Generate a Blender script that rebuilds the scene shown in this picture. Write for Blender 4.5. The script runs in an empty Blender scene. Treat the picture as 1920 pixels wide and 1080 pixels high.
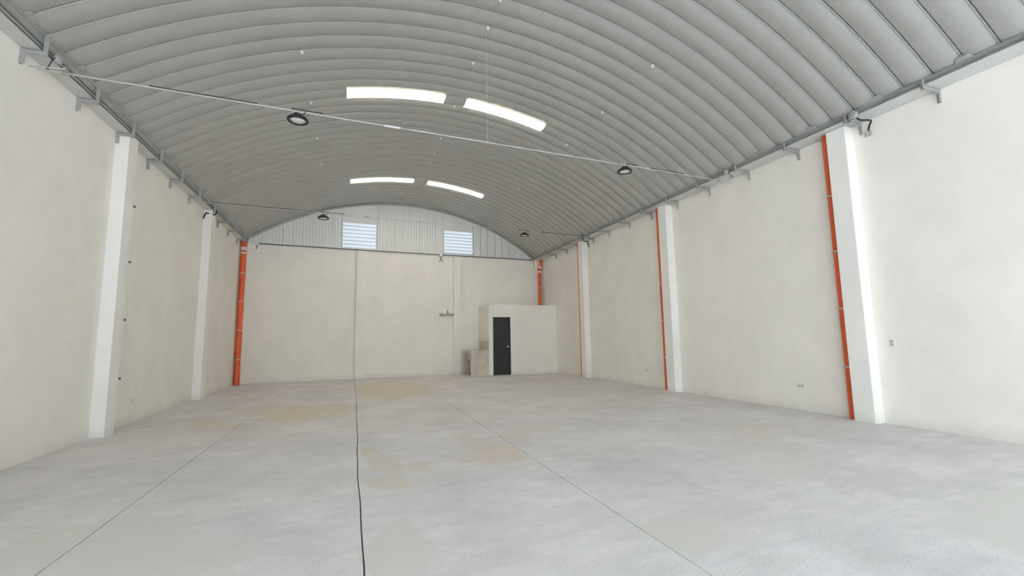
import bpy, math, random
from mathutils import Vector, Matrix
random.seed(7)
PI = math.pi
COL = bpy.context.scene.collection

# ------------------------------------------------------------------ helpers
def lin(c):
    c /= 255.0
    return c / 12.92 if c <= 0.04045 else ((c + 0.055) / 1.055) ** 2.4
def rgb(r, g, b):
    return (lin(r), lin(g), lin(b), 1.0)

class MB:
    """collects geometry, linked as one mesh object"""
    def __init__(self):
        self.v = []; self.f = []; self.smooth = []
    def add(self, vs, fs, smooth=False):
        o = len(self.v)
        self.v += [tuple(p) for p in vs]
        self.f += [tuple(i + o for i in f) for f in fs]
        self.smooth += [smooth] * len(fs)
        return self
    def box(self, x0, x1, y0, y1, z0, z1):
        vs = [(x, y, z) for x in (x0, x1) for y in (y0, y1) for z in (z0, z1)]
        return self.add(vs, [(0, 1, 3, 2), (4, 6, 7, 5), (0, 4, 5, 1), (2, 3, 7, 6), (0, 2, 6, 4), (1, 5, 7, 3)])
    def hexa(self, b, t):
        """prism between two polygons of same length"""
        n = len(b)
        fs = [tuple(range(n))[::-1], tuple(range(n, 2 * n))]
        fs += [(i, (i + 1) % n, n + (i + 1) % n, n + i) for i in range(n)]
        return self.add(list(b) + list(t), fs)
    def tube(self, pts, r, n=10, cap=True):
        pts = [Vector(p) for p in pts]
        rings = []
        up = None
        for i, p in enumerate(pts):
            a = pts[max(0, i - 1)]; b = pts[min(len(pts) - 1, i + 1)]
            d = (b - a).normalized()
            if up is None:
                up = d.orthogonal().normalized()
            else:
                up = (up - d * up.dot(d)).normalized()
            s = d.cross(up)
            rr = r[i] if isinstance(r, (list, tuple)) else r
            rings.append([p + up * rr * math.cos(2 * PI * k / n) + s * rr * math.sin(2 * PI * k / n) for k in range(n)])
        vs = [q for ring in rings for q in ring]
        fs = []
        for i in range(len(pts) - 1):
            for k in range(n):
                fs.append((i * n + k, i * n + (k + 1) % n, (i + 1) * n + (k + 1) % n, (i + 1) * n + k))
        self.add(vs, fs, True)
        if cap:
            self.add(rings[0], [tuple(range(n))[::-1]])
            self.add(rings[-1], [tuple(range(n))])
        return self
    def lathe(self, prof, c=(0, 0, 0), n=32, axis='z', cap=True):
        """prof = list of (radius, height)"""
        c = Vector(c)
        def P(r, h, a):
            u, w = r * math.cos(a), r * math.sin(a)
            if axis == 'z': return c + Vector((u, w, h))
            if axis == 'x': return c + Vector((h, u, w))
            return c + Vector((w, h, u))
        vs = [P(r, h, 2 * PI * k / n) for (r, h) in prof for k in range(n)]
        fs = []
        for i in range(len(prof) - 1):
            for k in range(n):
                fs.append((i * n + k, i * n + (k + 1) % n, (i + 1) * n + (k + 1) % n, (i + 1) * n + k))
        self.add(vs, fs, True)
        if cap:
            m = len(prof) - 1
            if prof[0][0] > 1e-5: self.add(vs[:n], [tuple(range(n))[::-1]])
            if prof[m][0] > 1e-5: self.add(vs[m * n:], [tuple(range(n))])
        return self
    def build(self, name, mat, parent=None, loc=None, bevel=0):
        me = bpy.data.meshes.new(name)
        me.from_pydata(self.v, [], self.f)
        me.polygons.foreach_set('use_smooth', self.smooth)
        if mat: me.materials.append(mat)
        me.update()
        o = bpy.data.objects.new(name, me)
        COL.objects.link(o)
        if parent: o.parent = parent
        if loc: o.location = loc
        if bevel:
            b = o.modifiers.new('bevel', 'BEVEL'); b.width = bevel; b.segments = 2; b.limit_method = 'ANGLE'
        return o

def tag(o, label=None, cat=None, group=None, kind=None):
    if label: o['label'] = label
    if cat: o['category'] = cat
    if group: o['group'] = group
    if kind: o['kind'] = kind
    return o
def struct(o, label, cat):
    return tag(o, label, cat, None, 'structure')
def empty(name, loc, label, cat, group=None):
    o = bpy.data.objects.new(name, None)
    o.empty_display_size = 0.1
    COL.objects.link(o); o.location = loc
    return tag(o, label, cat, group)

# ------------------------------------------------------------------ materials
def new_mat(name):
    m = bpy.data.materials.new(name); m.use_nodes = True
    nt = m.node_tree
    return m, nt, nt.nodes['Principled BSDF']
def N(nt, t, **kw):
    n = nt.nodes.new(t)
    for k, v in kw.items():
        if k in n.inputs: n.inputs[k].default_value = v
        else: setattr(n, k, v)
    return n
def simple(name, col, rough=0.5, metal=0.0, var=0.0, scale=8.0, bump=0.0, bscale=60.0, spec=0.5):
    m, nt, b = new_mat(name)
    b.inputs['Roughness'].default_value = rough
    b.inputs['Metallic'].default_value = metal
    b.inputs['Specular IOR Level'].default_value = spec
    tc = N(nt, 'ShaderNodeTexCoord')
    if var:
        no = N(nt, 'ShaderNodeTexNoise', Scale=scale, Detail=5.0, Roughness=0.6)
        nt.links.new(tc.outputs['Object'], no.inputs['Vector'])
        mr = N(nt, 'ShaderNodeMapRange')
        mr.inputs['From Min'].default_value = 0.3; mr.inputs['From Max'].default_value = 0.7
        mr.inputs['To Min'].default_value = 1 - var; mr.inputs['To Max'].default_value = 1 + var * 0.5
        nt.links.new(no.outputs['Fac'], mr.inputs['Value'])
        mx = N(nt, 'ShaderNodeVectorMath', operation='SCALE')
        mx.inputs[0].default_value = col[:3]
        nt.links.new(mr.outputs['Result'], mx.inputs['Scale'])
        nt.links.new(mx.outputs[0], b.inputs['Base Color'])
    else:
        b.inputs['Base Color'].default_value = col
    if bump:
        no2 = N(nt, 'ShaderNodeTexNoise', Scale=bscale, Detail=6.0)
        nt.links.new(tc.outputs['Object'], no2.inputs['Vector'])
        bp = N(nt, 'ShaderNodeBump', Strength=bump, Distance=0.01)
        nt.links.new(no2.outputs['Fac'], bp.inputs['Height'])
        nt.links.new(bp.outputs['Normal'], b.inputs['Normal'])
    return m

WALL_C = rgb(247, 242, 232)
def wall_mat(name, c):
    """painted block wall: trowelled plaster with faint streaks and scuffed grey near the floor"""
    m, nt, b = new_mat(name)
    b.inputs['Roughness'].default_value = 0.75
    b.inputs['Specular IOR Level'].default_value = 0.25
    tc = N(nt, 'ShaderNodeTexCoord')
    mp = N(nt, 'ShaderNodeMapping'); mp.inputs['Scale'].default_value = (1, 1, 0.8)
    nt.links.new(tc.outputs['Object'], mp.inputs['Vector'])
    n1 = N(nt, 'ShaderNodeTexNoise', Scale=1.6, Detail=8.0, Roughness=0.62)
    nt.links.new(mp.outputs[0], n1.inputs['Vector'])
    r1 = N(nt, 'ShaderNodeMapRange'); r1.inputs['From Min'].default_value = 0.35; r1.inputs['From Max'].default_value = 0.65
    r1.inputs['To Min'].default_value = 0.95; r1.inputs['To Max'].default_value = 1.01
    nt.links.new(n1.outputs['Fac'], r1.inputs['Value'])
    # scuffs and dust low on the wall
    sep = N(nt, 'ShaderNodeSeparateXYZ'); nt.links.new(tc.outputs['Object'], sep.inputs[0])
    n2 = N(nt, 'ShaderNodeTexNoise', Scale=3.0, Detail=8.0, Roughness=0.7)
    nt.links.new(tc.outputs['Object'], n2.inputs['Vector'])
    ad = N(nt, 'ShaderNodeMath', operation='MULTIPLY_ADD'); ad.inputs[1].default_value = 0.5; 
    nt.links.new(n2.outputs['Fac'], ad.inputs[0]); nt.links.new(sep.outputs['Z'], ad.inputs[2])
    r2 = N(nt, 'ShaderNodeMapRange'); r2.inputs['From Min'].default_value = 0.2; r2.inputs['From Max'].default_value = 0.42
    r2.inputs['To Min'].default_value = 0.86; r2.inputs['To Max'].default_value = 1.0
    nt.links.new(ad.outputs[0], r2.inputs['Value'])
    mu = N(nt, 'ShaderNodeMath', operation='MULTIPLY')
    nt.links.new(r1.outputs[0], mu.inputs[0]); nt.links.new(r2.outputs[0], mu.inputs[1])
    sc = N(nt, 'ShaderNodeVectorMath', operation='SCALE'); sc.inputs[0].default_value = c[:3]
    nt.links.new(mu.outputs[0], sc.inputs['Scale'])
    nt.links.new(sc.outputs[0], b.inputs['Base Color'])
    n3 = N(nt, 'ShaderNodeTexNoise', Scale=35.0, Detail=8.0)
    nt.links.new(tc.outputs['Object'], n3.inputs['Vector'])
    bp = N(nt, 'ShaderNodeBump', Strength=0.12, Distance=0.01)
    nt.links.new(n3.outputs['Fac'], bp.inputs['Height'])
    nt.links.new(bp.outputs['Normal'], b.inputs['Normal'])
    return m

M = {}
M['wall'] = wall_mat('cream_plaster', WALL_C)
M['column'] = wall_mat('column_paint', rgb(249, 246, 239))
M['roof'] = simple('zinc_roof_sheet', rgb(180, 180, 175), 0.5, 0.25, 0.04, 1.5)
M['gable'] = simple('white_metal_cladding', rgb(232, 232, 229), 0.5, 0.15, 0.03, 2.0)
M['steel'] = simple('grey_painted_steel', rgb(168, 168, 164), 0.55, 0.2, 0.10, 6.0)
M['pan'] = simple('galvanised_pan', rgb(216, 216, 212), 0.5, 0.2, 0.06, 3.0)
M['channel'] = simple('ribbed_steel_edge', rgb(172, 174, 170), 0.5, 0.3, 0.12, 5.0)
M['rod'] = simple('zinc_rod', rgb(206, 206, 200), 0.45, 0.15)
M['dark_conduit'] = simple('dark_conduit', rgb(70, 70, 66), 0.5, 0.2)
M['black'] = simple('black_plastic', rgb(28, 28, 28), 0.45)
M['rim'] = simple('black_aluminium', rgb(32, 32, 31), 0.4, 0.3)
M['housing'] = simple('grey_cast_aluminium', rgb(78, 78, 76), 0.5, 0.3)
M['lens'] = simple('lamp_lens', rgb(244, 244, 238), 0.3)
M['lens_ring'] = simple('lamp_reflector', rgb(176, 176, 172), 0.3, 0.3)
M['pipe'] = simple('orange_pvc', rgb(202, 82, 33), 0.4, 0, 0.03, 3.0)
M['label'] = simple('pale_pipe_label', rgb(228, 206, 190), 0.5, 0, 0.05, 30)
M['clamp'] = simple('zinc_clamp', rgb(196, 188, 178), 0.35, 0.6)
M['clamp_dark'] = simple('dull_clamp', rgb(110, 106, 100), 0.5, 0.4)
M['white_plastic'] = simple('white_plastic', rgb(232, 231, 226), 0.4)
M['grey_box'] = simple('grey_electrical_box', rgb(176, 178, 176), 0.45, 0.2)
M['door'] = simple('black_door_paint', rgb(20, 21, 22), 0.5, 0, 0.05, 4)
M['chrome'] = simple('chrome', rgb(225, 225, 222), 0.2, 0.9)
M['cement'] = simple('raw_cement', rgb(206, 198, 184), 0.85, 0, 0.2, 3.0, 0.4, 25)
M['brass'] = simple('yellowed_zinc', rgb(186, 182, 166), 0.45, 0.4, 0.1, 20)
M['brick'] = simple('rough_mortar', rgb(168, 162, 148), 0.9, 0, 0.3, 20, 0.8, 30)

# translucent sheet for the rooflights, lets daylight glow through
def translucent(name, col, trans, rough=0.6, clear=0.0):
    m = bpy.data.materials.new(name); m.use_nodes = True
    nt = m.node_tree; nt.nodes.clear()
    out = N(nt, 'ShaderNodeOutputMaterial')
    t = N(nt, 'ShaderNodeBsdfTranslucent'); t.inputs['Color'].default_value = col
    d = N(nt, 'ShaderNodeBsdfDiffuse'); d.inputs['Color'].default_value = col
    mx = N(nt, 'ShaderNodeMixShader'); mx.inputs['Fac'].default_value = trans
    nt.links.new(d.outputs[0], mx.inputs[1]); nt.links.new(t.outputs[0], mx.inputs[2])
    nt.links.new(mx.outputs[0], out.inputs['Surface'])
    return m
M['skylight'] = translucent('rooflight_sheet', rgb(253, 246, 230), 0.9)
M['slat'] = translucent('louvre_slat', rgb(247, 249, 252), 0.64)

# ------------------------------------------------------------------ surveyed dimensions (metres, camera over the origin)
XL, XR = -3.498, 7.359            # inner faces of the side walls
ZW = 4.555                        # wall top
S = 0.05                          # the bays run a little out of square
YB = 16.46                        # back wall: y = YB + S*x
yback = lambda x: YB + S * x
YF = -2.25                        # unseen open front, not surveyed: pushed back to dim the near walls
CX, RR, CZ = 1.78, 8.72, -2.31    # roof arch
PITCH, SEAM0 = 0.3218, 6.385      # roof sheet width, one seam
arch_z = lambda x, r=RR: math.sqrt(r * r - (x - CX) ** 2) + CZ
ang = lambda x: math.asin((x - CX) / RR)

# ------------------------------------------------------------------ floor
joint_xs = [(-3.48, 0.003, 0), (-1.69, 0.008, 0.004), (0.088, 0.010, 0.012), (1.885, 0.008, 0.006), (3.68, 0.003, 0.004), (5.48, 0.002, 0.002)]
ycross = lambda x: 2.045 + 0.055 * x
def floor_material():
    m, nt, b = new_mat('broom_finished_concrete')
    L = nt.links.new
    tc = N(nt, 'ShaderNodeTexCoord')
    P = tc.outputs['Object']
    # base mottling
    n1 = N(nt, 'ShaderNodeTexNoise', Scale=0.9, Detail=9.0, Roughness=0.65); L(P, n1.inputs['Vector'])
    mp = N(nt, 'ShaderNodeMapping'); mp.inputs['Scale'].default_value = (1.0, 3.0, 1.0); mp.inputs['Rotation'].default_value = (0, 0, 0.25); L(P, mp.inputs['Vector'])
    n2 = N(nt, 'ShaderNodeTexNoise', Scale=2.4, Detail=9.0, Roughness=0.7); L(mp.outputs[0], n2.inputs['Vector'])
    n3 = N(nt, 'ShaderNodeTexNoise', Scale=85.0, Detail=4.0, Roughness=0.75); L(P, n3.inputs['Vector'])
    cr = N(nt, 'ShaderNodeValToRGB'); L(n1.outputs['Fac'], cr.inputs[0])
    cr.color_ramp.elements[0].position = 0.32; cr.color_ramp.elements[0].color = rgb(211, 207, 206)
    cr.color_ramp.elements[1].position = 0.68; cr.color_ramp.elements[1].color = rgb(235, 230, 229)
    def scale_by(col, fac, lo, hi, f0=0.3, f1=0.7):
        r = N(nt, 'ShaderNodeMapRange'); r.inputs['From Min'].default_value = f0; r.inputs['From Max'].default_value = f1
        r.inputs['To Min'].default_value = lo; r.inputs['To Max'].default_value = hi
        L(fac, r.inputs['Value'])
        v = N(nt, 'ShaderNodeVectorMath', operation='SCALE'); L(col, v.inputs[0]); L(r.outputs[0], v.inputs['Scale'])
        return v.outputs[0]
    c = scale_by(cr.outputs[0], n2.outputs['Fac'], 0.90, 1.06)
    c = scale_by(c, n3.outputs['Fac'], 0.78, 1.16)
    # distortion for stain outlines
    nd = N(nt, 'ShaderNodeTexNoise', Scale=2.6, Detail=7.0, Roughness=0.62); L(P, nd.inputs['Vector'])
    sb = N(nt, 'ShaderNodeVectorMath', operation='SUBTRACT'); L(nd.outputs['Color'], sb.inputs[0]); sb.inputs[1].default_value = (0.5, 0.5, 0.5)
    fg = N(nt, 'ShaderNodeTexNoise', Scale=9.0, Detail=6.0, Roughness=0.7); L(P, fg.inputs['Vector'])
    rough_acc = None
    def mask(cx, cy, lat, dep, wob, soft):
        """elliptical patch: lat and dep are its half axes as vectors on the floor"""
        s1 = N(nt, 'ShaderNodeVectorMath', operation='SCALE'); L(sb.outputs[0], s1.inputs[0]); s1.inputs['Scale'].default_value = wob * 2.3
        a1 = N(nt, 'ShaderNodeVectorMath', operation='ADD'); L(P, a1.inputs[0]); L(s1.outputs[0], a1.inputs[1])
        a2 = N(nt, 'ShaderNodeVectorMath', operation='SUBTRACT'); L(a1.outputs[0], a2.inputs[0]); a2.inputs[1].default_value = (cx, cy, 0)
        det = lat[0] * dep[1] - lat[1] * dep[0]
        d1 = N(nt, 'ShaderNodeVectorMath', operation='DOT_PRODUCT'); L(a2.outputs[0], d1.inputs[0]); d1.inputs[1].default_value = (dep[1] / det, -dep[0] / det, 0)
        d2 = N(nt, 'ShaderNodeVectorMath', operation='DOT_PRODUCT'); L(a2.outputs[0], d2.inputs[0]); d2.inputs[1].default_value = (-lat[1] / det, lat[0] / det, 0)
        cb = N(nt, 'ShaderNodeCombineXYZ'); L(d1.outputs['Value'], cb.inputs[0]); L(d2.outputs['Value'], cb.inputs[1])
        ln = N(nt, 'ShaderNodeVectorMath', operation='LENGTH'); L(cb.outputs[0], ln.inputs[0])
        mr = N(nt, 'ShaderNodeMapRange', interpolation_type='SMOOTHSTEP'); L(ln.outputs['Value'], mr.inputs['Value'])
        mr.inputs['From Min'].default_value = 1 - soft; mr.inputs['From Max'].default_value = 1 + soft
        mr.inputs['To Min'].default_value = 1; mr.inputs['To Max'].default_value = 0
        return mr.outputs[0]
    def patch(c, stain, amount, *a, side=None):
        mk = mask(*a)
        if side:                      # the pour stops at a saw cut
            sx = N(nt, 'ShaderNodeSeparateXYZ'); L(P, sx.inputs[0])
            gt = N(nt, 'ShaderNodeMath', operation='GREATER_THAN' if side[0] == '>' else 'LESS_THAN'); L(sx.outputs['X'], gt.inputs[0]); gt.inputs[1].default_value = side[1]
            m1 = N(nt, 'ShaderNodeMath', operation='MULTIPLY'); L(mk, m1.inputs[0]); L(gt.outputs[0], m1.inputs[1]); mk = m1.outputs[0]
        r = N(nt, 'ShaderNodeMapRange'); L(fg.outputs['Fac'], r.inputs['Value'])
        r.inputs['From Min'].default_value = 0.25; r.inputs['From Max'].default_value = 0.6
        r.inputs['To Min'].default_value = 0.72 * amount; r.inputs['To Max'].default_value = amount
        mu = N(nt, 'ShaderNodeMath', operation='MULTIPLY'); L(mk, mu.inputs[0]); L(r.outputs[0], mu.inputs[1])
        mx = N(nt, 'ShaderNodeMix', data_type='RGBA'); L(mu.outputs[0], mx.inputs['Factor']); L(c, mx.inputs['A']); mx.inputs['B'].default_value = stain
        return mx.outputs['Result']
    TAN = rgb(212, 201, 182); PALE = rgb(214, 206, 194); GREEN = rgb(213, 210, 202); LIGHT = rgb(230, 227, 221); PINK = rgb(214, 200, 186)
    for col, amt, cx, cy, lat, dep, wob, soft, side in [
        (TAN, .75, -2.10, 8.55, (.46, -.2), (-.14, .5), .6, .2, None),
        (TAN, .95, -.72, 9.25, (.85, .1), (-.1, 1.05), .7, .12, ('<', .088)),
        (TAN, .45, -1.55, 9.9, (.7, -.2), (-.1, .7), .9, .3, None),
        (TAN, .85, 1.0, 12.6, (1.05, -.25), (.15, 2.2), .7, .12, ('>', .088)),
        (TAN, .8, .215, 5.68, (.1, -.04), (.01, .23), .18, .2, ('>', .088)),
        (PALE, .9, .35, 5.10, (.14, -.06), (.03, .38), .25, .15, None),
        (TAN, .6, .67, 4.84, (.10, -.04), (.02, .15), .2, .2, None),
        (PALE, .95, .335, 4.42, (.23, -.09), (.02, .25), .25, .12, ('>', .088)),
        (GREEN, .95, .305, 2.95, (.17, -.06), (.06, .52), .2, .10, None),
        (PINK, .75, 1.53, 4.95, (.33, -.14), (.12, .40), .4, .15, ('<', 1.885)),
        (PINK, .55, 1.48, 5.62, (.32, -.14), (.09, .36), .45, .25, ('<', 1.885)),
        (PINK, .4, 2.1, 5.6, (.2, -.1), (.05, .5), .4, .3, ('>', 1.885)),
        (GREEN, .95, 2.03, 2.52, (.29, -.12), (.22, .26), .2, .08, ('>', 1.885)),
        (GREEN, .55, 4.2, 3.7, (.52, -.22), (.75, .65), .5, .15, ('>', 3.68)),
        (GREEN, .5, 4.08, 4.5, (.22, -.1), (.16, .2), .2, .2, None),
        (LIGHT, .6, 5.19, 2.68, (.19, -.08), (.25, .12), .2, .4, None),
        (GREEN, .5, 5.47, 5.37, (.2, -.09), (.2, .25), .2, .2, None),
        (PALE, .5, 2.5, 6.05, (.3, -.14), (.1, .3), .4, .3, None),
        (GREEN, .5, 4.33, 5.18, (.16, -.08), (.14, .18), .2, .2, None),
        (PALE, .55, 5.25, 4.7, (.35, -.16), (.4, .38), .3, .2, None),
        (GREEN, .85, -1.62, 3.78, (.58, .12), (-.12, .52), .45, .10, None),
        (GREEN, .8, -1.05, 3.15, (.5, 0), (-.1, .55), .4, .12, None),
        (GREEN, .85, 4.6, 1.75, (.95, .1), (.0, .42), .3, .10, ('>', 3.68)),
    ]:
        c = patch(c, col, amt, cx, cy, lat, dep, wob, soft, side=side)
    # pale cement dust dragged along the cuts
    sx = N(nt, 'ShaderNodeSeparateXYZ'); L(P, sx.inputs[0])
    for xj, w, amt in ((3.68, 0.12, .65), (0.05, 0.12, .35), (1.885, 0.07, .3), (5.48, .1, .2)):
        s = N(nt, 'ShaderNodeMath', operation='SUBTRACT'); L(sx.outputs['X'], s.inputs[0]); s.inputs[1].default_value = xj - w * .3
        ab = N(nt, 'ShaderNodeMath', operation='ABSOLUTE'); L(s.outputs[0], ab.inputs[0])
        r = N(nt, 'ShaderNodeMapRange'); L(ab.outputs[0], r.inputs['Value'])
        r.inputs['From Min'].default_value = 0.0; r.inputs['From Max'].default_value = w; r.inputs['To Min'].default_value = amt; r.inputs['To Max'].default_value = 0
        r2 = N(nt, 'ShaderNodeMapRange'); L(n2.outputs['Fac'], r2.inputs['Value']); r2.inputs['From Min'].default_value = .38; r2.inputs['From Max'].default_value = .62
        mu = N(nt, 'ShaderNodeMath', operation='MULTIPLY'); L(r.outputs[0], mu.inputs[0]); L(r2.outputs[0], mu.inputs[1])
        mx = N(nt, 'ShaderNodeMix', data_type='RGBA'); L(mu.outputs[0], mx.inputs['Factor']); L(c, mx.inputs['A']); mx.inputs['B'].default_value = rgb(224, 223, 220)
        c = mx.outputs['Result']
    L(c, b.inputs['Base Color'])
    b.inputs['Roughness'].default_value = 0.62
    b.inputs['Specular IOR Level'].default_value = 0.35
    bp = N(nt, 'ShaderNodeBump', Strength=0.25, Distance=0.004); L(n3.outputs['Fac'], bp.inputs['Height']); L(bp.outputs['Normal'], b.inputs['Normal'])
    return m
M['floor'] = floor_material()

def build_floor():
    """slabs poured between saw cuts; each cut is a real groove"""
    fl = MB()
    ys = [YF + (17.4 - YF) * i / 240 for i in range(241)]
    ic = min(range(len(ys)), key=lambda i: abs(ys[i] - 2.045))
    ys[ic] = 2.045                                   # the cross cut runs along one row, slightly out of square
    rnd = random.Random(3)
    lines = []
    for (x, w, wob) in joint_xs:
        ph = [rnd.uniform(0, 6.28) for _ in range(4)]
        off = [wob * (math.sin(y * .6 + ph[0]) + .6 * math.sin(y * 1.9 + ph[1]) + .35 * math.sin(y * 5.1 + ph[2])) * .7 for y in ys]
        lines.append([(x + o - w * .5, x + o + w * .5) for o in off])
    xs_edges = [[(XL - .1,) * 2] * len(ys)] + lines + [[(XR + .1,) * 2] * len(ys)]
    D = 0.02; wc = 0.002
    Yq = lambda i, x, e=0: ys[i] + .055 * x + (e * wc if i == ic else 0)
    for s in range(len(xs_edges) - 1):
        A, B = xs_edges[s], xs_edges[s + 1]
        for i in range(len(ys) - 1):
            a0, a1, b0, b1 = A[i][1], A[i + 1][1], B[i][0], B[i + 1][0]
            p = [(a0, Yq(i, a0, 1)), (b0, Yq(i, b0, 1)), (b1, Yq(i + 1, b1, -1)), (a1, Yq(i + 1, a1, -1))]
            fl.add([(x, y, 0) for x, y in p], [(0, 1, 2, 3)])
            fl.add([p[0] + (0,), p[3] + (0,), p[3] + (-D,), p[0] + (-D,)], [(0, 1, 2, 3)])
            fl.add([p[1] + (0,), p[2] + (0,), p[2] + (-D,), p[1] + (-D,)], [(3, 2, 1, 0)])
            if i == ic - 1: fl.add([p[3] + (0,), p[2] + (0,), p[2] + (-D,), p[3] + (-D,)], [(0, 1, 2, 3)])
            if i == ic: fl.add([p[0] + (0,), p[1] + (0,), p[1] + (-D,), p[0] + (-D,)], [(3, 2, 1, 0)])
    fo = fl.build('floor', M['floor'])
    struct(fo, 'grey concrete slab floor with saw-cut joints and pale cement stains', 'floor')
    gm = MB().box(XL - .1, XR + .1, YF, 17.4, -0.06, -0.02)
    gm.build('joint_bottom', simple('joint_dirt', rgb(96, 94, 90), .95), fo)
build_floor()
g = MB().box(-60, 66, -60, YF - .001, -0.3, -0.03).build('ground', simple('dimmed_yard', rgb(70, 76, 84), .9, 0, .1, .5))  # unseen yard, colour lowered so less light bounces into the shed
struct(g, 'unseen yard outside the open front of the shed, darkened to cut bounced light', 'ground')

# ------------------------------------------------------------------ walls
T = 0.2
wl = MB().box(XL - T, XL, YF, 17.2, -0.05, ZW).build('wall_left', M['wall'])
struct(wl, 'long cream plastered wall on the left', 'wall')
wr = MB().box(XR, XR + T, YF, 17.3, -0.05, ZW).build('wall_right', M['wall'])
struct(wr, 'long cream plastered wall on the right', 'wall')
wb = MB().hexa([(XL, yback(XL), -.05), (XR, yback(XR), -.05), (XR, yback(XR) + T, -.05), (XL, yback(XL) + T, -.05)],
               [(XL, yback(XL), ZW), (XR, yback(XR), ZW), (XR, yback(XR) + T, ZW), (XL, yback(XL) + T, ZW)]).build('wall_back', M['wall'])
struct(wb, 'cream plastered back wall under the metal gable', 'wall')

CW = 0.2887
Y1, SP = 4.1935, 4.216
XLC, XRC = XL + 0.176, XR - 0.2
col_r = [Y1 + i * SP + 0.0225 * XR for i in range(3)]        # near faces
col_l = [Y1 + i * SP - 0.27 + 0.0225 * XL for i in (1, 2)]
for y in col_l + [col_l[0] - SP]:
    MB().box(XL - .02, XLC, y, y + CW, -0.02, ZW - .004).build('column', M['column'], wl, bevel=.006)
for y in col_r:
    MB().box(XRC, XR + .02, y, y + CW, -0.02, ZW - .004).build('column', M['column'], wr, bevel=.006)
# corner columns and the slim pilasters of the back wall
MB().box(XL - .02, XL + .16, yback(XL) - .08, yback(XL) + .05, -.02, ZW - .004).build('column', M['column'], wl)
MB().box(XR - .16, XR + .02, yback(XR) - .12, yback(XR) + .05, -.02, ZW - .004).build('column', M['column'], wr)
for (a, b_) in ((0.06, 0.352), (3.595, 3.892)):
    MB().hexa([(a, yback(a) - .13, -.02), (b_, yback(b_) - .13, -.02), (b_, yback(b_) + .02, -.02), (a, yback(a) + .02, -.02)],
              [(a, yback(a) - .13, ZW - .03), (b_, yback(b_) - .13, ZW - .03), (b_, yback(b_) + .02, ZW - .03), (a, yback(a) + .02, ZW - .03)]).build('pilaster', M['wall'], wb)

# front: open to the yard; unseen gable added above only to shape the daylight
wf = MB()
pts = [XL + (XR - XL) * i / 40 for i in range(41)]
lo = [(x, YF, ZW) for x in (XL - T, XR + T)]
outline = [(XL - T, ZW), (XR + T, ZW)] + [(x, max(ZW, arch_z(x) + .06)) for x in pts[::-1]]
wf.hexa([(x, YF - .02, z) for x, z in outline], [(x, YF + .02, z) for x, z in outline])
o = wf.build('front_light_shield', M['gable'])
struct(o, 'unseen metal gable behind the viewer, added above the open front to shape the daylight', 'wall')

# ------------------------------------------------------------------ roof
def panel_profile():
    """cross-section of one roof sheet: belly down, narrow crevice at each seam (t along the building, h up)"""
    pr = [(0.014, .060), (0.017, .036), (0.019, .024), (0.024, .0185), (0.034, .0185), (0.042, .0225), (0.050, .0275), (0.065, .0275)]
    for t in (.11, .2, .32, .45, .55, .68, .8, .89):
        pr.append((t, .036 * (2 * t - 1) ** 2))
    pr += [(0.95, .0265), (0.974, .0300), (0.980, .040), (0.984, .060)]
    return pr
PROF = panel_profile()
TH0, TH1 = ang(-3.335), ang(7.05)
TH0 -= .012; TH1 += .012
def arch_sheet(mb, y0, th0, th1, nseg, amp, off=0.0, thick=0):
    vs = []; n = len(PROF)
    for i in range(nseg + 1):
        th = th0 + (th1 - th0) * i / nseg
        w = amp * (0, .5, 1, .5)[i % 4]
        sn, cs = math.sin(th), math.cos(th)
        for (t, h) in PROF:
            r = RR + h + off + (w if .1 < t < .9 else 0)
            vs.append((CX + r * sn, y0 + t * PITCH, CZ + r * cs))
    fs = [(i * n + k, i * n + k + 1, (i + 1) * n + k + 1, (i + 1) * n + k) for i in range(nseg) for k in range(n - 1)]
    mb.add(vs, fs, True)
ceil = MB()
WAVE = 0.036                      # pitch of the fine cross corrugation
LIGHT_K = {7: [(-.227, 1.715), (2.175, 4.01)], 23: [(-.19, 1.715), (2.165, 4.03)]}
K0, K1 = -27, 33
def nseg_for(a, b): return max(4, 4 * int(round(RR * (b - a) / WAVE)))
for k in range(K0, K1):
    y0 = SEAM0 + k * PITCH
    if k in LIGHT_K:
        edges = [TH0]
        for a, b_ in LIGHT_K[k]: edges += [ang(a), ang(b_)]
        edges.append(TH1)
        for a, b_ in zip(edges[0::2], edges[1::2]): arch_sheet(ceil, y0, a, b_, nseg_for(a, b_), .0045)
    else:
        arch_sheet(ceil, y0, TH0, TH1, nseg_for(TH0, TH1), .0045)
# folded seams closing the crevices from above
for k in range(K0, K1 + 1):
    y0 = SEAM0 + k * PITCH
    n = 60; vs = []
    for i in range(n + 1):
        th = TH0 + (TH1 - TH0) * i / n
        for dy in (-.012, .012):
            vs.append((CX + (RR + .058) * math.sin(th), y0 + dy, CZ + (RR + .058) * math.cos(th)))
    ceil.add(vs, [(2 * i, 2 * i + 1, 2 * i + 3, 2 * i + 2) for i in range(n)], True)
ceiling = ceil.build('ceiling', M['roof'])
struct(ceiling, 'arched roof of grey corrugated steel sheets', 'ceiling')
# bolts with white caps along some seams
for (x, ks) in ((-0.90, (3, 8, 13, 18)), (1.965, (-2, 0, 3, 8, 13, 16, 18)), (4.70, (-7, -2, 3, 8, 13, 18))):
    for k in ks:
        th = ang(x); y = SEAM0 + k * PITCH
        c = MB()
        c.lathe([(.008, .05), (.009, -.012), (.030, -.012), (.030, -.024), (.014, -.029), (.014, -.055), (0.0, -.056)], n=10)
        o = c.build('roof_bolt', M['white_plastic'], ceiling, (CX + (RR + .01) * math.sin(th), y, CZ + (RR + .01) * math.cos(th)))
        o.rotation_euler = (0, th, 0)
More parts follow.
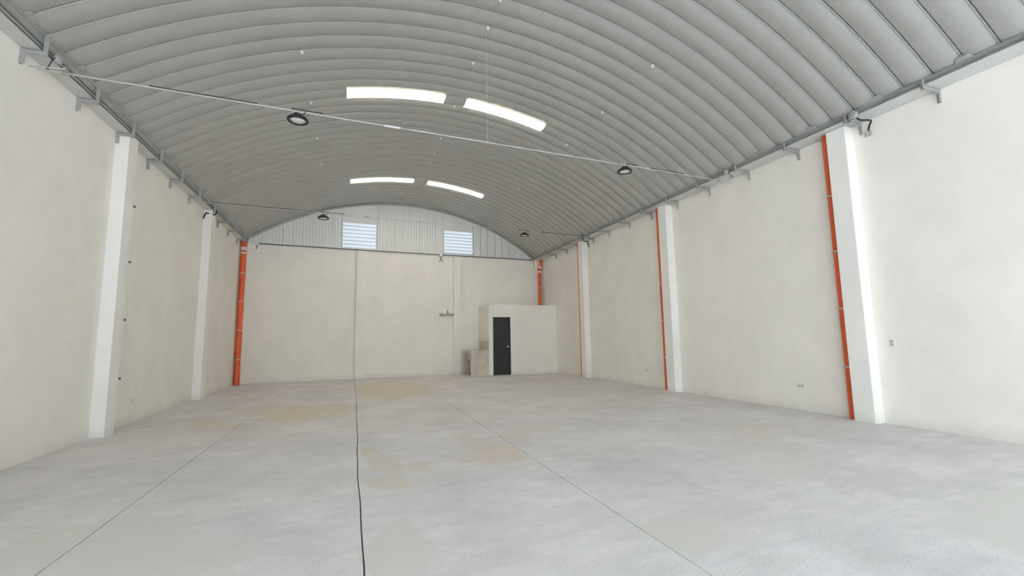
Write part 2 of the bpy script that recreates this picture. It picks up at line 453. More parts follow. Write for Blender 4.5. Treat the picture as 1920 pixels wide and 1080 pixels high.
# rooflights
n_w = 0
SIDE = {(7, 0): 'left of the near pair of white rooflights', (7, 1): 'right of the near pair of white rooflights',
        (23, 0): 'left of the far pair of white rooflights', (23, 1): 'right of the far pair of white rooflights'}
for k in LIGHT_K:
    for j, (a, b_) in enumerate(LIGHT_K[k]):
        n_w += 1
        w = MB(); y0 = SEAM0 + k * PITCH
        arch_sheet(w, y0, ang(a), ang(b_), 40, 0, .006)
        wo = w.build('window_%d' % n_w, M['skylight'])
        struct(wo, SIDE[(k, j)] + ' set into the arched roof', 'rooflight')
        # lap rib along the sheet and the joint across it
        rib = MB(); pts = []
        for i in range(31):
            th = ang(a + .02) + (ang(b_ - .05) - ang(a + .02)) * i / 30
            r = RR + .004
            pts.append((CX + r * math.sin(th), y0 + PITCH * .60, CZ + r * math.cos(th)))
        rib.tube(pts, .009, 6)
        rib.build('lap_rib', M['pan'], wo)
        thm = ang(a + (b_ - a) * .5)
        lp = MB().tube([(CX + (RR + h_) * math.sin(thm), y0 + t_ * PITCH, CZ + (RR + h_) * math.cos(thm)) for t_, h_ in ((.60, .006), (.75, .012), (.93, .024))], .008, 6)
        lp.build('sheet_lap', M['pan'], wo)

# ------------------------------------------------------------------ back gable: upright metal sheets, two louvred vents
LOUV = [(-.46, .724, 4.612, 5.575), (3.22, 4.418, 4.642, 5.568)]
def gable_pt(x, z, o=0.0): return (x, yback(x) - o, z)
gb = MB()
gx = []
x = -2.945 - .307 * 2
while x < XR + .1:
    gx.append(x); x += .307
fine = []
for a in gx:
    fine += [(a - .015, 0), (a - .013, -.05), (a + .012, -.05), (a + .015, 0), (a + .085, 0), (a + .100, .010), (a + .115, 0), (a + .188, 0), (a + .203, .010), (a + .218, 0)]
for (l, r, b_, t_) in LOUV: fine += [(l, 0), (r, 0)]
fine = sorted(p for p in fine if XL < p[0] < XR)
fine = [(XL, 0)] + fine + [(XR, 0)]
for (x0, h0), (x1, h1) in zip(fine[:-1], fine[1:]):
    if x1 - x0 < 1e-6: continue
    xm = (x0 + x1) / 2
    top0, top1 = max(ZW, arch_z(x0) + .09), max(ZW, arch_z(x1) + .09)
    spans = [(ZW, ZW, top0, top1)]
    for (l, r, b_, t_) in LOUV:
        if l - 1e-4 <= xm <= r + 1e-4:
            spans = [(ZW, ZW, b_, b_), (t_, t_, top0, top1)]
            h0 = h1 = 0
    for (za, zb_, zc, zd) in spans:
        gb.add([gable_pt(x0, za, h0), gable_pt(x1, zb_, h1), gable_pt(x1, zd, h1), gable_pt(x0, zc, h0)], [(0, 1, 2, 3)])
go = gb.build('wall_gable', M['gable'])
struct(go, 'arched gable of upright pale metal sheets above the back wall', 'wall')
# angle trim where the gable meets the roof
tr = MB(); n = 80; vs = []
for i in range(n + 1):
    x = XL + .1 + (XR - XL - .2) * i / n
    for (o, dr) in ((.0, -.055), (.006, -.055), (.006, -.004), (.075, -.004), (.075, .0)):
        th = ang(x); r = RR + dr
        px = CX + r * math.sin(th)
        vs.append((px, yback(px) - o - .004, CZ + r * math.cos(th)))
tr.add(vs, [(i * 5 + k, i * 5 + k + 1, (i + 1) * 5 + k + 1, (i + 1) * 5 + k) for i in range(n) for k in range(4)])
tro = tr.build('trim_1', M['roof'])
struct(tro, 'folded metal trim following the arch at the back gable', 'trim')

for j, (l, r, b_, t_) in enumerate(LOUV):
    v = empty('louvre_vent', ((l + r) / 2, yback((l + r) / 2), b_), ('left' if j == 0 else 'right') + ' white louvred vent in the metal back gable, ' + ('above the left pilaster' if j == 0 else 'above the concrete sink'), 'vent', 'louvred vents in the gable')
    v.rotation_euler = (0, 0, math.atan(S))
    W2 = (r - l) / 2 * math.sqrt(1 + S * S); H = t_ - b_
    f = MB()
    f.box(-W2, -W2 + .018, -.012, .06, 0, H).box(W2 - .018, W2, -.012, .06, 0, H)
    f.box(-W2 + .018, W2 - .018, -.012, .06, H - .018, H).box(-W2 + .018, W2 - .018, -.012, .06, 0, .012)
    f.build('frame', M['gable'], v)
    s = MB(); nsl = 7; p_ = (H - .03) / nsl
    for i in range(nsl):
        z0 = .012 + i * p_
        p_e = min(p_ * 1.18, H - .019 - z0)
        s.hexa([(-W2 + .02, .058, z0 - .01), (W2 - .02, .058, z0 - .01), (W2 - .02, .061, z0 - .008), (-W2 + .02, .061, z0 - .008)],
               [(-W2 + .02, .004, z0 + p_e), (W2 - .02, .004, z0 + p_e), (W2 - .02, .007, z0 + p_e), (-W2 + .02, .007, z0 + p_e)])
    s.build('slats', M['slat'], v)
    e = MB()
    for i in range(nsl + 1):                          # rolled inner edges of the slats
        z1 = min(.012 + i * p_ + .004, H - .020)
        e.box(-W2 + .02, W2 - .02, -.006, .003, z1 - .004, z1 + .022 if i < nsl else z1)
    e.build('slat_edges', M['pan'], v)

# ------------------------------------------------------------------ eave gutters with brackets
BR_R = [1.22, 2.235, 3.247, 4.225, 5.239, 6.283, 7.31, 8.33, 9.317, 10.31, 11.374, 12.33, 13.30, 14.22, 15.15]
BR_L = [.95, 1.95, 2.96, 3.97, 4.98, 5.98, 7.03, 8.05, 9.12, 10.13, 11.2, 12.33, 13.36, 14.38, 15.43]
def gutter(side):
    sg = -1 if side == 'right' else 1
    XW = XR if side == 'right' else XL
    di = .314 if side == 'right' else .168
    X = lambda d: XW + sg * d
    yend = yback(XW) - .02
    xi = X(di)
    H0, H1 = ZW + .018, arch_z(xi) + .004
    root = empty('eave_gutter', (XW, 8.0, ZW), 'grey steel gutter and ribbed edge along the top of the %s wall' % side, 'gutter')
    off = Vector((XW, 8.0, ZW))
    def rel(m):
        m.v = [tuple(Vector(p) - off) for p in m.v]; return m
    p = MB().box(min(X(-.12), X(di)), max(X(-.12), X(di)), YF, yend, ZW + .001, ZW + .018)
    rel(p).build('gutter_pan', M['pan'], root)
    h = H1 - H0
    prof = [(di - .06, 0), (di - .045, 0), (di - .045, .13), (di + .002, .14), (di + .002, .27), (di - .045, .29), (di - .045, .40), (di + .006, .41), (di + .006, .45), (di - .004, .47),
            (di - .004, .56), (di + .004, .58), (di + .004, .66), (di - .004, .68), (di - .004, .82), (di + .008, .85), (di + .026, .90), (di + .026, 1.0), (di - .06, 1.0)]
    q = [(X(d), H0 + t * h) for d, t in prof]
    c = MB().hexa([(x_, YF, z_) for x_, z_ in q], [(x_, yend, z_) for x_, z_ in q])
    rel(c).build('ribbed_edge', M['channel'], root)
    # light metal lip against the roof sheets
    for y in (BR_R if side == 'right' else BR_L):
        b = MB()
        def bx(d0, d1, y0, y1, z0, z1): b.box(min(X(d0), X(d1)), max(X(d0), X(d1)), y0, y1, z0, z1)
        top = H1 - .012
        bx(di + .028, di + .070, y, y + .006, 4.500, top)              # web of the hanger
        bx(di + .028, di + .034, y + .006, y + .045, 4.500, top)
        bx(.0, di + .070, y - .0005, y + .0055, 4.500, 4.545)          # arm under the pan
        bx(.0, di + .070, y + .0055, y + .045, 4.540, 4.545)
        bx(.0, .050, y - .001, y + .005, 4.375, 4.5)                   # leg bolted to the wall
        bx(.0, .006, y + .005, y + .045, 4.375, 4.5)
        bo = rel(b).build('bracket', M['steel'], root)
        q_ = MB().lathe([(.011, 0), (.011, .012)], (X(.006 if sg > 0 else .018), y + .026, 4.40), 8, 'x')
        rel(q_).build('bolt', M['clamp'], bo)
    # small saddles screwed under the sheets
    k = K0 + 10
    while SEAM0 + k * PITCH < yend - .2:
        y = SEAM0 + k * PITCH
        sd = MB()
        xs_ = [X(di + .008), X(di + .06)]
        z_ = [arch_z(xs_[0]) - .012, arch_z(xs_[1]) - .008]
        sd.hexa([(xs_[0], y - .09, z_[0]), (xs_[1], y - .06, z_[1]), (xs_[1], y + .06, z_[1]), (xs_[0], y + .09, z_[0])],
                [(xs_[0], y - .09, z_[0] + .018), (xs_[1], y - .06, z_[1] + .018), (xs_[1], y + .06, z_[1] + .018), (xs_[0], y + .09, z_[0] + .018)])
        rel(sd).build('saddle', M['steel'], root)
        k += 3
    return root
gutter('left'); gutter('right')

# ------------------------------------------------------------------ orange rain pipes
def rain_pipe(x, y, z0, z1, r, label, clamps, sg, top=None, ctop=True):
    """sg: +1 wall to the left of the pipe (left wall), -1 right wall"""
    root = empty('rain_pipe', (x, y, z0), label, 'pipe', 'orange rain pipes')
    p = MB()
    if top == 'straight':
        p.lathe([(r, 0), (r, z1 - z0)], n=24)
        p.build('pipe', M['pipe'], root)
        c = MB().lathe([(r * 1.10, z1 - z0 - .02), (r * 1.10, z1 - z0 + .05)], n=24)
        c.build('collar', M['label'], root)
        zt = ZW - z0
        MB().lathe([(r, z1 - z0 + .05), (r, zt)], n=24).build('upper_pipe', M['pipe'], root)
        MB().lathe([(r * 1.06, z1 - z0 + .10), (r * 1.06, z1 - z0 + .21)], n=24).build('pipe_label', M['label'], root)
        MB().lathe([(r * 1.10, zt - .09), (r * 1.10, zt - .015)], n=24).build('socket', M['pipe'], root)
    elif top == 'offset':
        p.lathe([(r, 0), (r, z1 - z0)], n=24)
        p.build('pipe', M['pipe'], root)
        h = z1 - z0
        MB().lathe([(r * 1.1, h - .02), (r * 1.1, h + .06)], n=24).build('collar', M['label'], root)
        MB().tube([(0, 0, h + .05), (.0, 0, h + .10), (.02, 0, h + .16), (.06, 0, h + .25), (.075, 0, h + .31), (.075, 0, ZW - z0 - .005)], r, 20).build('elbow', M['pipe'], root)
        MB().tube([(.025, 0, h + .17), (.056, 0, h + .24)], r * 1.06, 20).build('pipe_label', M['label'], root)
    else:
        p.lathe([(r, 0), (r, z1 - z0)], n=24)
        p.build('pipe', M['pipe'], root)
    for zc in clamps:
        b = MB().lathe([(r + .0005, zc - z0 - .014), (r + .005, zc - z0 - .014), (r + .005, zc - z0 + .014), (r + .0005, zc - z0 + .014)], n=24, cap=False)
        for s_ in (-1, 1):
            b.box(-.012, .012, s_ * (r + .002) if s_ > 0 else -(r + .024), (r + .024) if s_ > 0 else -(r + .002), zc - z0 - .012, zc - z0 + .012)
        b.box(-.02 - (r if sg > 0 else -r) * 1.0 if sg > 0 else r - .002, -r + .002 if sg > 0 else r + .02, -.012, .012, zc - z0 - .012, zc - z0 + .012)
        co_ = b.build('clamp', M['clamp'], root)
        MB().lathe([(.007, 0), (.007, .012)], (0, -(r + .036), zc - z0), 8, 'y').build('screw', M['steel'], co_)
    return root
ZC = (0.79, 1.70, 2.62, 3.53)
rain_pipe(XR - .079, col_r[0] + CW + .082, 0, ZW - .002, .055, 'orange rain pipe fully seen beside the nearest right-hand column', ZC, -1)
rain_pipe(XR - .079, 9.00, 0, ZW - .002, .055, 'orange rain pipe half hidden behind the middle right-hand column', ZC, -1)
rain_pipe(XR - .079, 13.237, 0, ZW - .002, .055, 'orange rain pipe, a thin sliver behind the farthest right-hand column', ZC, -1)
rain_pipe(-3.395, 15.99, 0, 4.17, .083, 'thick orange rain pipe from floor to gutter in the left back corner', ZC, 1, 'straight')
rain_pipe(7.206, 16.55, 2.562, 4.02, .072, 'orange rain pipe rising from the restroom roof in the right back corner', (3.40,), -1, 'offset')
def hidden_pipe(y, xc, label):
    r = rain_pipe(xc, y, 0, ZW - .002, .052, label, (), 1)
    for zc in ZC:
        b = MB().lathe([(.0525, zc - .014), (.057, zc - .014), (.057, zc + .014), (.0525, zc + .014)], n=24, cap=False)
        b.box(.028, .050, .040, .150, zc - .014, zc + .014)
        b.box(.032, .056, .122, .150, zc - .016, zc + .016)
        b.build('clamp', M['clamp_dark'], r)
hidden_pipe(col_l[0] + CW + .07, -3.435, 'orange rain pipe behind the nearer left-hand column, only its clamps showing')
hidden_pipe(col_l[1] + CW + .07, -3.435, 'orange rain pipe behind the farther left-hand column, only its clamps showing')

# ------------------------------------------------------------------ tie rods
def tie_rod(z, A, B, label, hanger, darks, tb):
    A = Vector((A[0], A[1], z)); B = Vector((B[0], B[1], z))
    at = lambda x: A + (B - A) * ((x - A.x) / (B.x - A.x))
    root = empty('tie_rod', A, label, 'tie rod', 'tie rods across the shed')
    m = MB().tube([(0, 0, 0), tuple(B - A)], .009, 8); m.build('rod', M['rod'], root)
    t = at(tb) - A
    d = (B - A).normalized()
    tbm = MB()
    tbm.tube([tuple(t - d * .12), tuple(t - d * .10), tuple(t + d * .10), tuple(t + d * .12)], [.010, .017, .017, .010], 8)
    tbm.build('turnbuckle', M['white_plastic'], root)
    tbm2 = MB().tube([tuple(t + d * .13), tuple(t + d * .26)], .014, 8); tbm2.build('lock_nut', M['steel'], root)
    if hanger:
        h = at(hanger) - A
        zt = arch_z(hanger) - z
        MB().tube([tuple(h), (h.x, h.y, zt)], .004, 6).build('hanger_wire', M['rod'], root)
    for (x0, x1, dz) in darks:
        a, b_ = at(x0) - A, at(x1) - A
        m = MB().tube([(a.x, a.y, dz), (b_.x, b_.y, dz)], .008, 8)
        for q in (a, b_): m.tube([tuple(Vector((q.x, q.y, dz)) - d * .012), tuple(Vector((q.x, q.y, dz)) + d * .010)], .013, 8)
        m.build('cable_conduit', M['dark_conduit'], root)
    # anchor plates under the gutters
    for (x, s_) in ((XL + .25, 1), (XR - .36, -1)):
        q = at(x) - A
        m = MB().box(q.x - .03, q.x + .03, q.y - .018, q.y + .018, -.02, .03)
        m.lathe([(.014, 0), (.014, .04)], (q.x + (.03 if s_ > 0 else -.07), q.y, 0), 8, 'x')
        m.box(q.x - .008, q.x + .008, q.y - .025, q.y + .025, .03, .074)
        m.build('anchor', M['brass'], root, bevel=.004)
    return at
at1 = tie_rod(4.48, (XL + .002, 6.27), (XR - .002, 6.735), 'thin steel tie rod nearer the viewer, with a vertical hanger to the roof', 1.97,
              [(-2.44, -1.30, .018), (-.86, -.50, .03), (4.72, 4.92, .03), (5.28, 6.05, .018)], .47)
at2 = tie_rod(4.48, (XL + .002, 11.38), (XR - .002, 12.02), 'thin steel tie rod farther away, crossing in front of the gable vents', None,
              [(-3.1, -1.05, .018), (-.82, -.30, .03), (4.55, 4.86, .03), (5.3, 6.95, .018)], .05)

# ------------------------------------------------------------------ high-bay lamps
def lamp_root(p, label):
    root = empty('high_bay_lamp', p, label, 'ceiling lamp', 'round high-bay lamps')
    return root
def make_lamp(p, label):
    root = lamp_root(p, label)
    # origin at the underside of the rim
    MB().lathe([(.105, .004), (.108, -.004), (.128, -.006), (.137, .004), (.137, .020), (.128, .030), (.112, .034), (.105, .020)], n=48, cap=False).build('rim', M['rim'], root)
    h = MB().lathe([(.125, .028), (.112, .040), (.080, .058), (.074, .060), (.074, .066)], n=48)
    for k in range(28):
        a = 2 * PI * k / 28
        c, s_ = math.cos(a), math.sin(a)
        px, py = -s_ * .002, c * .002
        b = [(c * .07 + px, s_ * .07 + py, .036), (c * .122 + px, s_ * .122 + py, .030), (c * .122 - px, s_ * .122 - py, .030), (c * .07 - px, s_ * .07 - py, .036)]
        t = [(c * .066 + px, s_ * .066 + py, .070), (c * .108 + px, s_ * .108 + py, .050), (c * .108 - px, s_ * .108 - py, .050), (c * .066 - px, s_ * .066 - py, .070)]
        h.hexa(b, t)
    h.build('heat_sink', M['housing'], root)
    MB().lathe([(.0, .066), (.062, .066), (.064, .078), (.058, .092), (.030, .096), (.0, .096)], n=32, cap=False).build('driver', M['rim'], root)
    MB().lathe([(.105, .012), (.084, .010), (.083, .006), (.105, .006)], n=40, cap=False).build('reflector_ring', M['lens_ring'], root)
    MB().lathe([(.0, .002), (.050, .003), (.084, .008), (.084, .014), (0, .014)], n=40, cap=False).build('lens', M['lens'], root)
    y = MB()
    y.tube([(-.055, 0, .08), (-.055, 0, .10), (-.03, 0, .115), (.03, 0, .115), (.055, 0, .10), (.055, 0, .08)], .006, 6)
    y.lathe([(.014, .095), (.014, .15)], n=12)
    y.build('yoke', M['clamp'], root)
    MB().tube([(.035, 0, .092), (.07, 0, .105), (.085, .0, .135), (.11, .0, .15)], .006, 6).build('cable', M['black'], root)
    return root
def dup(src, p, label):
    r = src.copy(); COL.objects.link(r); r.location = p; r['label'] = label
    for ch in list(src.children):
        c = ch.copy(); COL.objects.link(c); c.parent = r
    return r
def lp(at, x): q = at(x); return (q.x, q.y, q.z - .137)
lamp = make_lamp(lp(at1, -.792), 'black round high-bay lamp on the nearer tie rod, left of the rooflights')
dup(lamp, lp(at1, 4.655), 'black round high-bay lamp on the nearer tie rod, right of the rooflights')
dup(lamp, lp(at2, -.77), 'black round high-bay lamp on the far tie rod, left of the left vent')
dup(lamp, lp(at2, 4.72), 'black round high-bay lamp on the far tie rod, right of the right vent')

# ------------------------------------------------------------------ electrical bits at the eaves
def round_box(p, sx, label, tail):
    r = empty('junction_box', p, label, 'junction box', 'round boxes under the gutters')
    MB().lathe([(.05, 0), (.055, .004), (.055, .034), (.048, .04), (0, .04)], (0, 0, 0), 24, 'x').build('cover', M['grey_box'], r).rotation_euler = (0, 0, 0 if sx > 0 else PI)
    MB().tube(tail, .005, 8).build('cable', M['black'], r)
    return r
round_box((-3.30, 6.19, 4.59), 1, 'round grey junction box on the left gutter above the near tie rod', [(.02, -.05, -.01), (.02, -.08, -.05), (-.02, -.06, -.12), (-.06, -.02, -.14), (-.07, .04, -.12)])
round_box((7.012, 6.52, 4.575), -1, 'round pale junction box on the right gutter above the near tie rod', [(-.02, -.04, -.03), (-.01, -.09, -.07), (.05, -.10, -.11), (.08, 0, -.11)])
# near right column: box, hose and wall box
rb = empty('junction_box', (7.012, 4.115, 4.575), 'round grey junction box over the nearest right-hand column', 'junction box', 'round boxes under the gutters')
MB().lathe([(.055, 0), (.062, .004), (.062, .03), (.052, .04), (0, .04)], (0, 0, 0), 24, 'x').build('cover', M['grey_box'], rb).rotation_euler = (0, 0, PI)
MB().tube([(.02, .0, -.055), (.03, .06, -.075), (.04, .12, -.08)], .022, 10).build('hub', M['grey_box'], rb)
def hose(pts, r, label):
    # sweep a ribbed flexible hose through smoothed points
    P_ = [Vector(p) for p in pts]; out = []
    for i in range(len(P_) - 1):
        p0, p1, p2, p3 = P_[max(0, i - 1)], P_[i], P_[i + 1], P_[min(len(P_) - 1, i + 2)]
        for s_ in range(10):
            t = s_ / 10
            out.append(.5 * ((2 * p1) + (p2 - p0) * t + (2 * p0 - 5 * p1 + 4 * p2 - p3) * t * t + (3 * p1 - p0 - 3 * p2 + p3) * t ** 3))
    out.append(P_[-1])
    o = Vector(pts[0])
    m = MB().tube([tuple(q - o) for q in out], [r if i % 2 else r * .86 for i in range(len(out))], 10)
    ob = m.build('flexible_conduit', M['black'], None, tuple(o))
    tag(ob, label, 'conduit', 'black hoses at the eaves')
hose([(7.03, 4.09, 4.52), (7.05, 4.06, 4.475), (7.15, 4.03, 4.475), (7.26, 4.04, 4.485), (7.315, 4.10, 4.45), (7.335, 4.13, 4.385)], .014, 'black flexible hose over the nearest right-hand column')
hose([(6.99, 12.45, 4.62), (7.0, 12.44, 4.52), (7.06, 12.42, 4.44), (7.16, 12.42, 4.44), (7.2, 12.44, 4.36), (7.22, 12.45, 4.26)], .018, 'black flexible hose over the farthest right-hand column')
hose([(-3.27, 12.44, 4.58), (-3.27, 12.40, 4.50), (-3.30, 12.36, 4.455), (-3.38, 12.30, 4.455), (-3.43, 12.22, 4.45), (-3.452, 12.18, 4.36), (-3.462, 12.16, 4.30)], .018, 'black flexible hose over the farther left-hand column')
wbx = empty('wall_box', (XR, 4.14, 4.34), 'small square metal box at the end of the black hose, right wall', 'electrical box')
MB().box(-.035, 0, -.045, .045, -.035, .035).build('body', M['grey_box'], wbx, bevel=.004)
MB().lathe([(.016, .03), (.016, .06)], (-.018, 0, 0), 12).build('connector', M['chrome'], wbx)
MB().lathe([(.012, 0), (.012, .006)], (-.041, 0, 0), 12, 'x').build('knockout', M['white_plastic'], wbx)
# thin spare tubes near the left end of the near rod
m = MB().tube([(0, 0, 0), (.30, .03, .035)], .007, 8)
o = m.build('spare_tube', M['rod'], None, (XL + .002, 6.14, 4.44)); tag(o, 'thin grey tube under the left gutter next to the near tie rod', 'tube')

# conduit along the foot of the gable with three white boxes
cd = MB()
def cpt(x, z): return (x, yback(x) - .05, z)
xa, xb = -3.02, 6.99
prev = xa
p0 = Vector(cpt(xa, 4.58))
cd.tube([tuple(Vector(cpt(xa + (xb - xa) * i / 24, 4.575 - .012 * math.sin(PI * i / 24))) - p0) for i in range(25)], .016, 8)
o = cd.build('gable_conduit', M['dark_conduit'], None, tuple(p0))
tag(o, 'long dark conduit along the foot of the metal gable', 'conduit')
def gable_box(x, z, label, wires):
    r = empty('conduit_box', (x, yback(x) - .075, z), label, 'junction box', 'white boxes on the gable conduit')
    MB().box(-.055, .055, -.05, .074, -.055, .055).build('body', M['white_plastic'], r, bevel=.006)
    w = MB()
    for pts in wires: w.tube(pts, .011, 6)
    w.build('wire', M['black'], r)
gable_box(-3.07, 4.575, 'white junction box with a hanging black wire at the left end of the gable', [[(0, 0, -.05), (-.004, 0, -.12), (-.02, 0, -.20)]])
gable_box(3.10, 4.545, 'white junction box with forked black wires below the right vent', [[(0, 0, -.05), (.003, 0, -.14), (-.012, 0, -.18), (-.05, 0, -.25)], [(.008, 0, -.05), (.01, 0, -.14), (.03, 0, -.19), (.085, 0, -.255)]])
gable_box(7.10, 4.495, 'white junction box with a hanging wire at the right end of the gable', [[(0, 0, -.05), (0.004, 0, -.12), (.0, 0, -.22)]])

# ------------------------------------------------------------------ restroom
XB, ZB = 4.625, 2.562
yf = lambda x: 15.19 + .0225 * x
DX0, DX1, DH = 4.782, 5.464, 2.10
rw = MB()
t_ = .12
def fr(x0, x1, z0, z1):
    rw.hexa([(x0, yf(x0), z0), (x1, yf(x1), z0), (x1, yf(x1) + t_, z0), (x0, yf(x0) + t_, z0)],
            [(x0, yf(x0), z1), (x1, yf(x1), z1), (x1, yf(x1) + t_, z1), (x0, yf(x0) + t_, z1)])
fr(XB, DX0, -.02, ZB); fr(DX1, XR + .01, -.02, ZB); fr(DX0, DX1, DH, ZB)
rw.box(XB, XB + t_, yf(XB) + t_, yback(XB) + .02, -.02, ZB)
rw.hexa([(XB + t_, yf(XB + t_) + t_, ZB - .12), (XR + .01, yf(XR) + t_, ZB - .12), (XR + .01, yback(XR), ZB - .12), (XB + t_, yback(XB), ZB - .12)],
        [(XB + t_, yf(XB + t_) + t_, ZB), (XR + .01, yf(XR) + t_, ZB), (XR + .01, yback(XR), ZB), (XB + t_, yback(XB), ZB)])
ro = rw.build('wall_restroom', M['wall'])
struct(ro, 'cream walls of the small restroom block in the right back corner', 'wall')
dm = MB()
def dq(m, x0, x1, o0, o1, z0, z1):
    m.hexa([(x0, yf(x0) + o0, z0), (x1, yf(x1) + o0, z0), (x1, yf(x1) + o1, z0), (x0, yf(x0) + o1, z0)],
           [(x0, yf(x0) + o0, z1), (x1, yf(x1) + o0, z1), (x1, yf(x1) + o1, z1), (x0, yf(x0) + o1, z1)])
dq(dm, DX0 + .026, DX1 - .026, .030, .068, .010, DH - .026)
do = dm.build('door_1', M['door'])
struct(do, 'black restroom door with a lever handle', 'door')
fm = MB()
dq(fm, DX0, DX0 + .024, .004, .10, 0, DH); dq(fm, DX1 - .024, DX1, .004, .10, 0, DH); dq(fm, DX0 + .024, DX1 - .024, .004, .10, DH - .024, DH)
fm.build('door_frame', M['door'], do)
hx_, hz_ = 5.375, 1.02
hm = MB()
hm.lathe([(.028, -.004), (.028, .008), (.0, .008)], (hx_, yf(hx_) + .021, hz_), 20, 'y')
hm.lathe([(.010, -.05), (.010, .01)], (hx_, yf(hx_) + .02, hz_), 12, 'y')
hm.tube([(hx_, yf(hx_) - .028, hz_), (hx_ - .03, yf(hx_) - .032, hz_ + .002), (hx_ - .12, yf(hx_) - .030, hz_ - .012)], [.011, .011, .008], 10)
ho = hm.build('door_handle', M['chrome'], do); ho['label'] = 'chrome lever handle'

# ------------------------------------------------------------------ concrete laundry sink beside the restroom
sk = empty('laundry_sink', (4.29, 15.9, 0), 'raw grey concrete laundry sink against the side of the restroom', 'sink')
ox, oy = 4.29, 15.9
def R_(m): m.v = [(a - ox, b - oy, c) for a, b, c in m.v]; return m
sx0, sx1, sy0, sy1 = 3.965, 4.622, 15.30, 16.50
m = MB().box(sx0 + .0, sx1, sy0, sy0 + .12, 0, .80); R_(m).build('front_support', M['cement'], sk, bevel=.006)
m = MB().box(sx0 + .06, sx1, sy1 - .12, sy1, 0, .80); R_(m).build('rear_support', M['cement'], sk, bevel=.006)
m = MB()
b0, b1, c0, c1 = sx0 + .10, sx1 - .10, sy0 + .16, sy0 + .78            # basin opening
zt, zs = .905, .80
m.box(sx0 - .02, sx1, sy0 - .01, c0, zs, zt); m.box(sx0 - .02, sx1, c1, sy1, zs, zt - .01)
m.box(sx0 - .02, b0, c0, c1, zs, zt); m.box(b1, sx1, c0, c1, zs, zt)
R_(m).build('worktop', M['cement'], sk)
m = MB()
m.box(b0 - .04, b0, c0 - .04, c1 + .04, .58, zs); m.box(b1, b1 + .04, c0 - .04, c1 + .04, .58, zs)
m.box(b0, b1, c0 - .04, c0, .58, zs); m.box(b0, b1, c1, c1 + .04, .58, zs); m.box(b0 - .04, b1 + .04, c0 - .04, c1 + .04, .54, .58)
m.lathe([(.03, .46), (.03, .54)], ((b0 + b1) / 2, (c0 + c1) / 2, 0), 12)
R_(m).build('basin', M['cement'], sk)
m = MB().box(sx1 - .025, sx1, sy0, sy1, zt, 1.225); R_(m).build('splashback', M['cement'], sk)
m = MB().tube([(sx1 - .02, 15.95, 1.02), (sx1 - .07, 15.95, 1.02), (sx1 - .09, 15.95, .99)], .011, 8)
R_(m).build('tap', M['steel'], sk)

# ------------------------------------------------------------------ little shelf on the back wall
shx = 3.33
sh = empty('wall_shelf', (shx, yback(shx), 2.215), 'small rough concrete shelf on the back wall left of the right pilaster', 'shelf')
sh.rotation_euler = (0, 0, math.atan(S))
m = MB()
rn = random.Random(11)
nx = 14
top = [(-.265 + .53 * i / nx, -.15 + rn.uniform(-.012, .012)) for i in range(nx + 1)]
for i in range(nx):
    zt0, zb0 = .070 + rn.uniform(-.006, .006), 0 + rn.uniform(-.006, .01)
    x0, x1 = top[i][0], top[i + 1][0]
    m.hexa([(x0, top[i][1], zb0), (x1, top[i + 1][1], zb0), (x1, .005, zb0), (x0, .005, zb0)],
           [(x0, top[i][1], zt0), (x1, top[i + 1][1], zt0), (x1, .005, zt0), (x0, .005, zt0)])
m.build('slab', M['brick'], sh)
MB().box(-.275, .275, -.014, .003, .075, .335).build('backing_panel', M['column'], sh, bevel=.004)
MB().tube([(.055, -.03, .07), (.05, -.03, .14), (.03, -.025, .21)], [.020, .018, .014], 8).build('pipe_stub', M['dark_conduit'], sh)

# ------------------------------------------------------------------ switch and socket plates
def plate(x, y, z, w, h, sg, label, cat, rockers, mat='white_plastic'):
    r = empty('light_switch' if cat == 'switch' else 'socket_plate', (x, y, z), label, cat)
    xs_ = (0, .012) if sg > 0 else (-.012, 0)
    MB().box(xs_[0], xs_[1], -w / 2, w / 2, -h / 2, h / 2).build('plate', M[mat], r, bevel=.003)
    pl_ = r.children[0]
    q = .012 * sg
    for (dy, dz, a, b_) in rockers:
        MB().box(min(q, q + .004 * sg), max(q, q + .004 * sg), dy - a / 2, dy + a / 2, dz - b_ / 2, dz + b_ / 2).build('rocker' if cat == 'switch' else 'socket', M['grey_box'], pl_)
plate(XR, 4.15, 1.163, .075, .118, -1, 'white switch plate at chest height on the right wall, nearer than the first column', 'switch', [(0, .022, .03, .03), (0, -.022, .03, .03)])
plate(XR, 5.61, .415, .13, .075, -1, 'white double socket low on the right wall past the nearest column', 'socket', [(-.03, 0, .034, .034), (.03, 0, .034, .034)])
plate(XR, 9.89, .42, .09, .06, -1, 'small white socket low on the right wall past the middle column', 'socket', [(0, 0, .03, .03)])
plate(XR, 13.97, .395, .09, .07, -1, 'small white socket low on the right wall past the farthest column', 'socket', [(0, 0, .03, .03)])
rs = empty('socket_plate', (XL, 9.32, .38), 'small round white outlet low on the left wall between the columns', 'socket')
MB().lathe([(.045, 0), (.045, .008), (.036, .014), (.0, .014)], n=24, axis='x').build('plate', M['white_plastic'], rs)
MB().lathe([(.016, .014), (.016, .018), (0, .018)], n=16, axis='x').build('socket', M['grey_box'], rs)

# ------------------------------------------------------------------ daylight
w = bpy.data.worlds.new('overcast_sky'); bpy.context.scene.world = w
w.use_nodes = True
nt = w.node_tree
bg = nt.nodes['Background']
bg.inputs['Color'].default_value = (0.80, 0.91, 1.0, 1)
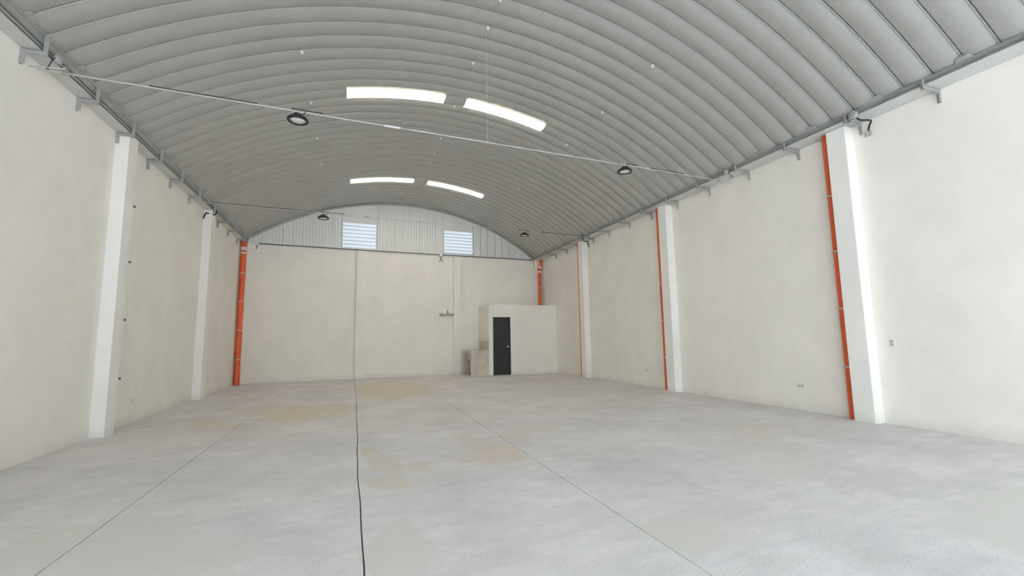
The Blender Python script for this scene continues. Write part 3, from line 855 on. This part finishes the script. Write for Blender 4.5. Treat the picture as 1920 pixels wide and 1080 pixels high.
# cloud cover brightest beyond the open front, a little to the left
tc = N(nt, 'ShaderNodeTexCoord')
dp = N(nt, 'ShaderNodeVectorMath', operation='DOT_PRODUCT'); dp.inputs[1].default_value = (-.62, -.77, .13)
nt.links.new(tc.outputs['Generated'], dp.inputs[0])
mr = N(nt, 'ShaderNodeMapRange'); mr.inputs['From Min'].default_value = -.3; mr.inputs['From Max'].default_value = 1.0
mr.inputs['To Min'].default_value = 1.55; mr.inputs['To Max'].default_value = 4.4
nt.links.new(dp.outputs['Value'], mr.inputs['Value']); nt.links.new(mr.outputs[0], bg.inputs['Strength'])

sun = bpy.data.lights.new('sun', 'SUN'); sun.energy = 150.0; sun.angle = math.radians(6); sun.color = (1, .965, .92)
so = bpy.data.objects.new('sun', sun); COL.objects.link(so)
so.rotation_euler = Vector((-.10, .02, -.99)).to_track_quat('-Z', 'Y').to_euler()

# ------------------------------------------------------------------ camera
F_PX, YAW, PITCH_C, ROLL, HC = 820.5, 0.3477, 0.1149, -0.0157, 1.3125
cy_, sy_ = math.cos(YAW), math.sin(YAW); cp, sp = math.cos(PITCH_C), math.sin(PITCH_C)
fw = Vector((sy_ * cp, cy_ * cp, sp)); rt = Vector((cy_, -sy_, 0)); up = rt.cross(fw)
c, s = math.cos(ROLL), math.sin(ROLL)
r2 = rt * c + up * s; u2 = up * c - rt * s
cam = bpy.data.cameras.new('camera')
cam.sensor_fit = 'HORIZONTAL'; cam.sensor_width = 36.0; cam.lens = F_PX / 1920 * 36.0
cam.clip_start = 0.05; cam.clip_end = 300
co = bpy.data.objects.new('camera', cam); COL.objects.link(co)
mw = Matrix.Identity(4)
for i in range(3):
    mw[i][0] = r2[i]; mw[i][1] = u2[i]; mw[i][2] = -fw[i]
mw.translation = Vector((0, 0, HC))
co.matrix_world = mw
sc = bpy.context.scene
sc.camera = co
sc.view_settings.view_transform = 'Standard'
sc.view_settings.look = 'None'
sc.view_settings.gamma = 1.0
sc.view_settings.use_curve_mapping = False
sc.view_settings.exposure = 0.02
